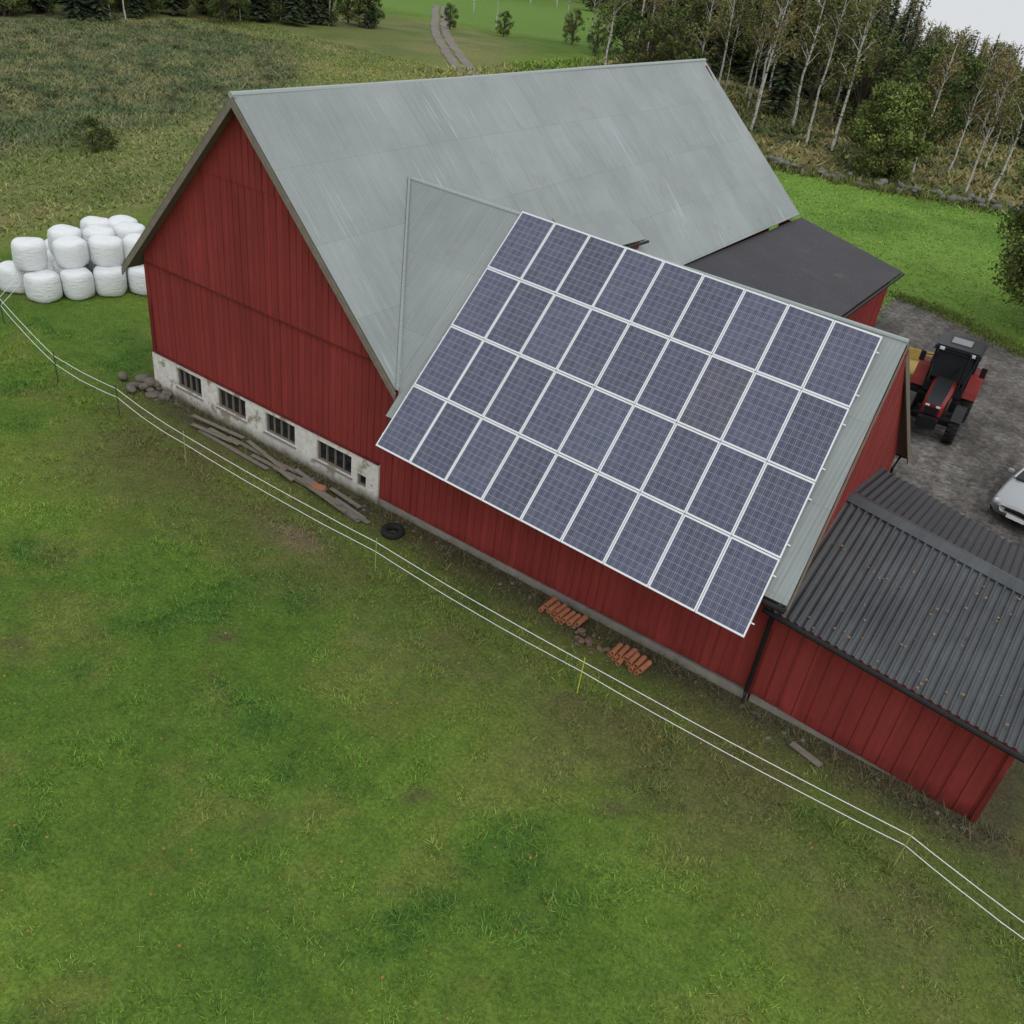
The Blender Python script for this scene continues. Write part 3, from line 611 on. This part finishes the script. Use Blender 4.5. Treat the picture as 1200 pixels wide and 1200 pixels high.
def car(name,loc,rot):
    e=empty(name,loc,rot); PT=N('silver_paint'); PT.col((.42,.44,.45,1)); PT.b.inputs['Metallic'].default_value=.4; PT.b.inputs['Roughness'].default_value=.3; PT=PT.m
    S=[(-2.18,.55,.42,.60,.62),(-2.10,.74,.30,.68,.72),(-1.85,.83,.22,.76,.82),(-1.3,.86,.2,.86,.92),(-.75,.87,.2,.93,.98),(0,.87,.2,.95,.97),(1.0,.87,.2,.96,.98),(1.7,.85,.24,.97,1.0),(2.05,.80,.32,.93,.97),(2.17,.70,.42,.80,.84)]
    V=[];F=[]
    for y,w,z0,z1,zc in S: V+=[(-w*.85,y,z0),(-w,y,z0+.12),(-w*1.02,y,(z0+z1)/2+.06),(-w*.97,y,z1-.04),(-w*.86,y,z1+.01),(-w*.45,y,zc),(0,y,zc+.015),(w*.45,y,zc),(w*.86,y,z1+.01),(w*.97,y,z1-.04),(w*1.02,y,(z0+z1)/2+.06),(w,y,z0+.12),(w*.85,y,z0)]
    k=13
    for i in range(len(S)-1):
        for j in range(k): F.append((i*k+j,i*k+(j+1)%k,(i+1)*k+(j+1)%k,(i+1)*k+j))
    F+=[tuple(range(k)),tuple(range(len(V)-1,len(V)-k-1,-1))]; o=mk('body',V,F,PT,e,smooth=True)
    G=[(-.80,.74,.95),(-.10,.60,1.40),(.9,.60,1.43),(1.65,.58,1.32),(2.0,.72,.96)]
    b=[(-.82,.76,.94),(-.2,.80,.95),(.9,.80,.96),(1.7,.78,.96),(2.02,.72,.95)]
    V=[];F=[]
    for (y,w,z),(yb,wb,zb) in zip(G,b): V+=[(-wb,yb,zb),(-w,y,z),(w,y,z),(wb,yb,zb)]
    for i in range(4): F+=[(4*i,4*i+1,4*i+5,4*i+4),(4*i+1,4*i+2,4*i+6,4*i+5),(4*i+2,4*i+3,4*i+7,4*i+6)]
    mi=[0,0,0, 0,1,0, 0,1,0, 0,0,0]; mk('greenhouse',V,F,[GLASS,PT],e,mi=mi)
    for s in(-1,1):
        tube('a_pillar%d'%s,[(s*.75,-.80,.95),(s*.60,-.08,1.41)],.03,PT,e); tube('roof_rail%d'%s,[(s*.60,-.08,1.41),(s*.60,.9,1.44),(s*.58,1.65,1.33)],.035,PT,e)
        tube('b_pillar%d'%s,[(s*.80,.35,.96),(s*.61,.35,1.41)],.035,PT,e); tube('c_pillar%d'%s,[(s*.76,1.95,.96),(s*.59,1.6,1.34)],.05,PT,e)
        box('headlight%d'%s,(s*.6-.16,-2.13,.56),(s*.6+.16,-2.02,.70),ALU,e,.03); box('mirror%d'%s,(s*.95-.09,-.62,.95),(s*.95+.09,-.50,1.07),PT,e,.03)
        for y in(-1.35,1.35): torus('tyre%d%d'%(s,y*10),(s*.78,y,.31),.22,.09,RUB,e,(0,math.pi/2,0),1.15); tube('rim%d%d'%(s,y*10),[(s*.74,y,.31),(s*.87,y,.31)],.16,ALU,e,16)
    box('grille',(-.38,-2.19,.48),(.38,-2.12,.60),BLK,e,.02); box('number_plate',(-.26,-2.215,.34),(.26,-2.195,.45),TAPE,e)
    box('wiper_cowl',(-.70,-.90,.965),(.70,-.80,.99),BLK,e,.01)
car('parked_car',(13.98,14.2,.01),math.radians(-10))

# ---------------------------------------------------------------- trees
def leafcloud(cent,rad,n,size,flat=.8,rs=rng):
    k=len(cent); c=np.repeat(cent,n,axis=0); r=np.repeat(rad,n)[:,None]; d=rs.normal(0,1,(k*n,3)); d/=np.linalg.norm(d,axis=1)[:,None]; rr=rs.random((k*n,1))**.45
    p=c+d*rr*r*np.array([1,1,flat]); m=k*n
    a=rs.normal(0,1,(m,3)); a/=np.linalg.norm(a,axis=1)[:,None]; b=np.cross(a,rs.normal(0,1,(m,3))); b/=np.linalg.norm(b,axis=1)[:,None]
    s=size*rs.uniform(.6,1.3,(m,1)); V=np.stack([p-a*s,p-b*s*.6,p+a*s,p+b*s*.6],1).reshape(-1,3); F=np.arange(m*4).reshape(-1,4)
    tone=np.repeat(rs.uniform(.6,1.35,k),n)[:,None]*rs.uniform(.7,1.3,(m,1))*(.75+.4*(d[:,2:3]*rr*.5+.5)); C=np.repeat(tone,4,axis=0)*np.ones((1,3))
    return V,F,C
def assemble(name,tubes,leaf,mats):
    VV=[];FF=[];CC=[];MI=[];k=0
    for V,F in tubes: VV.append(V);FF.append(F+k);CC.append(np.ones((len(V),3)));MI+= [0]*len(F);k+=len(V)
    V,F,C=leaf; VV.append(V);FF.append(F+k);CC.append(C);MI+=[1]*len(F)
    return mknp(name,np.concatenate(VV),np.concatenate(FF),mats,C=np.concatenate(CC),link=False,mi=MI)
def m_birchbark():
    m=N('birch_bark'); p=m.obj(); a=m.noise(m.map(p,(1,1,3)),2.2,4,.7); m.col(m.ramp(a,[(.38,(.04,.035,.03,1)),(.46,(.5,.48,.44,1)),(1,(.62,.6,.56,1))])); return m.m
BB=m_birchbark(); BK=plain('bark',(.09,.07,.05),.95,0,.4,3)
LB=m_leaf('birch_leaves',(.13,.15,.05,1),(.19,.15,.06,1)); LG=m_leaf('broad_leaves',(.080,.12,.038,1),(.115,.135,.045,1)); LS=m_leaf('spruce_needles',(.044,.066,.034,1),(.068,.088,.044,1))
LO=m_leaf('oak_leaves',(.14,.18,.05,1),(.15,.19,.055,1)); LH=m_leaf('heath_leaves',(.11,.145,.065,1),(.17,.175,.085,1))
def birch(seed,H=13,dens=1.0,per=26):
    r=np.random.default_rng(seed); tb=[]; n=9; z=np.linspace(0,H,n); wx=np.cumsum(r.normal(0,.09,n));wy=np.cumsum(r.normal(0,.09,n)); P=np.stack([wx-wx[0],wy-wy[0],z],1); tb.append(tube_np(P,np.linspace(.13,.02,n),6))
    cs=[];rd=[]
    for i in range(int(24*dens)):
        h=r.uniform(.32,.97); b=np.array([np.interp(h*H,z,P[:,0]),np.interp(h*H,z,P[:,1]),h*H]); a=r.uniform(0,6.28); L_=H*.13*(1.1-h)**.6*r.uniform(.7,1.3)+.4; up=r.uniform(.5,1.3)
        e=b+np.array([math.cos(a)*L_,math.sin(a)*L_,L_*up]); mid=(b+e)/2+np.array([0,0,.12*L_]); tb.append(tube_np([b,mid,e],[.04,.026,.01],4))
        for t in (.5,.8,1.05): cs.append(b+(e-b)*t+r.normal(0,.22,3)+np.array([0,0,-.2*t]));rd.append(r.uniform(.35,.75))
    cs.append(P[-1]);rd.append(.5)
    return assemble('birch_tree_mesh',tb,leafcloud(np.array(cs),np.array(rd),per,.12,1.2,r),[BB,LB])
def broad(seed,H=8,R=3,trunk=1.2,n=46,leaf=.14,per=80,lm=None):
    r=np.random.default_rng(seed); tb=[tube_np([(0,0,0),(.05,0,trunk),(.1,.05,H*.6)],[.22*H/8,.17*H/8,.08*H/8],7)]; cs=[];rd=[]
    for i in range(n):
        a=r.uniform(0,6.28); h=r.uniform(0,1); pr=math.sin(math.pi*(h*.78+.16))**.7; q=R*pr*r.uniform(.45,1.0); e=np.array([math.cos(a)*q,math.sin(a)*q,trunk+.15*min(2,H/4)+h*(H-trunk-.11*H)])
        tb.append(tube_np([(.05,0,trunk+.6*h*(H-trunk-1)*.8),e*.55+np.array([0,0,.35*e[2]]),e],[.07*H/8,.045*H/8,.015*H/8],4)); cs.append(e);rd.append(r.uniform(.5,1.0)*R/3)
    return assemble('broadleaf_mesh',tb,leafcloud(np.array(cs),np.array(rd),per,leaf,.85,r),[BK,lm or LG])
def spruce(seed,H=14,R=2.3):
    r=np.random.default_rng(seed); tb=[tube_np([(0,0,0),(0,0,H*.5),(0,0,H)],[.18,.1,.02],6)]; V=[];C=[]
    for i in range(44):
        h=.08+.92*i/44; rr=R*(1-h)**.85+.12; nb=int(7+rr*5)
        for k in range(nb):
            a=r.uniform(0,6.28); L_=rr*r.uniform(.65,1.15); z=h*H+r.uniform(-.12,.12); dr=r.uniform(.15,.4)*L_; ca,sa=math.cos(a),math.sin(a); tone=r.uniform(.6,1.4)
            for s0 in (.25,.55,.85):
                w=.28*L_*(1.2-s0)+.08; c=np.array([ca*L_*s0,sa*L_*s0,z-dr*s0**1.5]); l=.3*L_
                V+=[c-np.array([ca,sa,-.1])*l*.6,c+np.array([-sa,ca,-.25])*w,c+np.array([ca,sa,-.35])*l,c+np.array([sa,-ca,-.25])*w]; C+=[tone*r.uniform(.8,1.2)*np.ones(3)]*4
    V=np.array(V);return assemble('spruce_mesh',tb,(V,np.arange(len(V)).reshape(-1,4),np.array(C)),[BK,LS])
BIR=[birch(s,H,d) for s,H,d in((1,13,1),(2,12,.7),(3,14,1.1),(4,11,.6))]; BRO=[broad(s,h,r_,.7,50) for s,h,r_ in((11,8,3),(12,7,2.6),(13,9,3.2))]; SPR=[spruce(s,H,R) for s,H,R in((21,14,2.0),(22,12,1.7),(23,15,2.2))]
HT={}
for me in BIR+BRO+SPR: HT[me.name]=max(v.co.z for v in me.vertices)
cnt={}
def hillcap(x,y,me,s,grow):
    """height limit of the trees on the hillside that falls away to the right"""
    r=(x-13.08)/(y+14.9); dist=math.hypot(x-13,y+15); base=float(terrain(x,y))
    if r>-.34:
        dep=max(.0,.020+(r+.235)*.14)+random.random()**1.5*.022
        top=13-dep*dist+max(0,(-.235-r))*80*dist/75; m=(top-base)/HT[me.name]; s=min(s*grow,m)
    return s
def put(nm,me,x,y,s=1,par=None,cap=True,grow=1,flat=1):
    if cap and y>58: s=hillcap(x,y,me,s,grow)
    if s<.2: return
    k=cnt.get(nm,0);cnt[nm]=k+1; o=D.objects.new(nm if k==0 else '%s.%03d'%(nm,k),me); o.location=(x,y,float(terrain(x,y))-.05); o.rotation_euler=(0,0,random.uniform(0,6.28)); o.scale=(min(s,1.25),min(s,1.25),s*flat); SC.collection.objects.link(o)
    if par: o.parent=par
    return o
for x,y,s in [(-10.8,68.7,1.15),(-13.2,69,1.0),(-18.5,69,1.0),(-21,76,1.1),(-16,84,1.0),(-27,80,1.0),(-3.2,66,.9),(-1.5,71,.95),(1.4,64,.9),(3.4,62.5,.85),(-8,82,1.0),(-36,94,1.0),(-2,88,.9),(-38,84,1.0),(-6.5,74,.9),(0.4,76,.9)]:
    put('birch_tree',BIR[random.randrange(4)],x,y,s)
put('round_bush_tree',broad(31,7.0,3.1,.3,80,.12,180,LO),-4.9,60.8,1.0,cap=False)
put('oak_tree',broad(41,9,4.1,1.4,120,.10,230,LO),11.3,32.6,1.02,cap=False)
SH=broad(51,1.6,1.1,.05,30,.07,60,LG); put('shrub',SH,-34.6,14.8,1.1)
hp=empty('heath_shrubs'); SH2=[broad(52+i,1.0,.8,.02,16,.05,40,LH) for i in range(2)]
n=0
while n<170:
    x,y=random.uniform(-85,-33),random.uniform(-8,60)
    if inpoly(A([x]),A([y]),HEATH,.1)[0]>.5: put('heath_shrub',SH2[n%2],x,y,random.uniform(.4,1.25),hp,cap=False,flat=.6); n+=1
fo=empty('distant_forest')
def forest(poly_fn,n,mix,s0=.8,s1=1.15,grow=1):
    for k in range(n):
        x,y=poly_fn(); t=random.random(); L=SPR if t<mix[0] else (BIR if t<mix[0]+mix[1] else BRO); put('forest_tree',L[random.randrange(len(L))],x,y,random.uniform(s0,s1),fo,grow=grow)
def right():
    while True:
        r=random.uniform(-.62,.10); y=70+200*random.random()**1.15; x=13.08+r*(y+14.9)
        if inpoly(A([x]),A([y]),WOODS,.1)[0]<.5: continue
        if y<100 and random.random()<.8: continue
        return x,y
forest(right,600,(.42,.30),.8,1.2,1.25)
def left():
    t=random.random(); return -84-random.random()**1.2*30+t*12, 25+t*56
forest(left,220,(.25,.08),.5,.85)
def left2(): return random.uniform(-140,-84),random.uniform(-30,28)
forest(left2,90,(.3,.1),.6,1.0)
def back(): return random.uniform(-200,-90),random.uniform(150,230)
forest(back,130,(.5,.25))
for x,y,s in [(-72,92,.4),(-66,96,.4),(-76,108,.7),(-70,118,.8),(-62,112,.8),(-88,118,.9),(-60,104,.5),(-52,97,.45),(-56,108,.8)]: put('field_tree',BRO[random.randrange(3)] if s<.65 else BIR[random.randrange(4)],x,y,s)

# ---------------------------------------------------------------- camera, light, sky
cam=D.cameras.new('camera'); co=D.objects.new('camera',cam); SC.collection.objects.link(co); SC.camera=co
a,b,c=.545,.995,.140
co.matrix_world=Matrix.Translation((13.082,-14.896,13.006))@Matrix.Rotation(a,4,'Z')@Matrix.Rotation(b,4,'X')@Matrix.Rotation(c,4,'Z')
cam.sensor_width=36; cam.lens=1054.29/1200*36; cam.clip_end=5000; cam.clip_start=.1
w=D.worlds.new('World'); SC.world=w; w.use_nodes=True; nt=w.node_tree; bg=nt.nodes['Background']
EL,AZ=50,120
sk=nt.nodes.new('ShaderNodeTexSky'); sk.sky_type='NISHITA'; sk.sun_disc=False; sk.sun_elevation=math.radians(EL); sk.sun_rotation=math.radians(AZ); sk.dust_density=3; sk.air_density=1.5
# continue the horizon haze below 0 degrees (the land drops away there) instead of a black lower half
tc=nt.nodes.new('ShaderNodeTexCoord'); sp=nt.nodes.new('ShaderNodeSeparateXYZ'); mx=nt.nodes.new('ShaderNodeMath'); mx.operation='MAXIMUM'; mx.inputs[1].default_value=.03; cb=nt.nodes.new('ShaderNodeCombineXYZ')
nt.links.new(tc.outputs['Generated'],sp.inputs[0]); nt.links.new(sp.outputs[0],cb.inputs[0]); nt.links.new(sp.outputs[1],cb.inputs[1]); nt.links.new(sp.outputs[2],mx.inputs[0]); nt.links.new(mx.outputs[0],cb.inputs[2]); nt.links.new(cb.outputs[0],sk.inputs[0])
hs=nt.nodes.new('ShaderNodeHueSaturation'); hs.inputs['Saturation'].default_value=.18; nt.links.new(sk.outputs[0],hs.inputs['Color'])
# overcast: an even grey-white cloud layer over the clear-sky model
ov=nt.nodes.new('ShaderNodeMix'); ov.data_type='RGBA'; ov.inputs[0].default_value=.7; nt.links.new(hs.outputs[0],ov.inputs[6]); ov.inputs[7].default_value=(5.9,6.1,6.35,1)
nt.links.new(ov.outputs[2],bg.inputs[0]); bg.inputs[1].default_value=.15
sun=D.lights.new('sun','SUN'); sun.energy=.8; sun.angle=math.radians(60); sun.color=(1,.985,.96); so=D.objects.new('sun',sun); SC.collection.objects.link(so)
d=Vector((math.sin(math.radians(AZ))*math.cos(math.radians(EL)),math.cos(math.radians(AZ))*math.cos(math.radians(EL)),math.sin(math.radians(EL)))); so.rotation_euler=d.to_track_quat('Z','Y').to_euler()
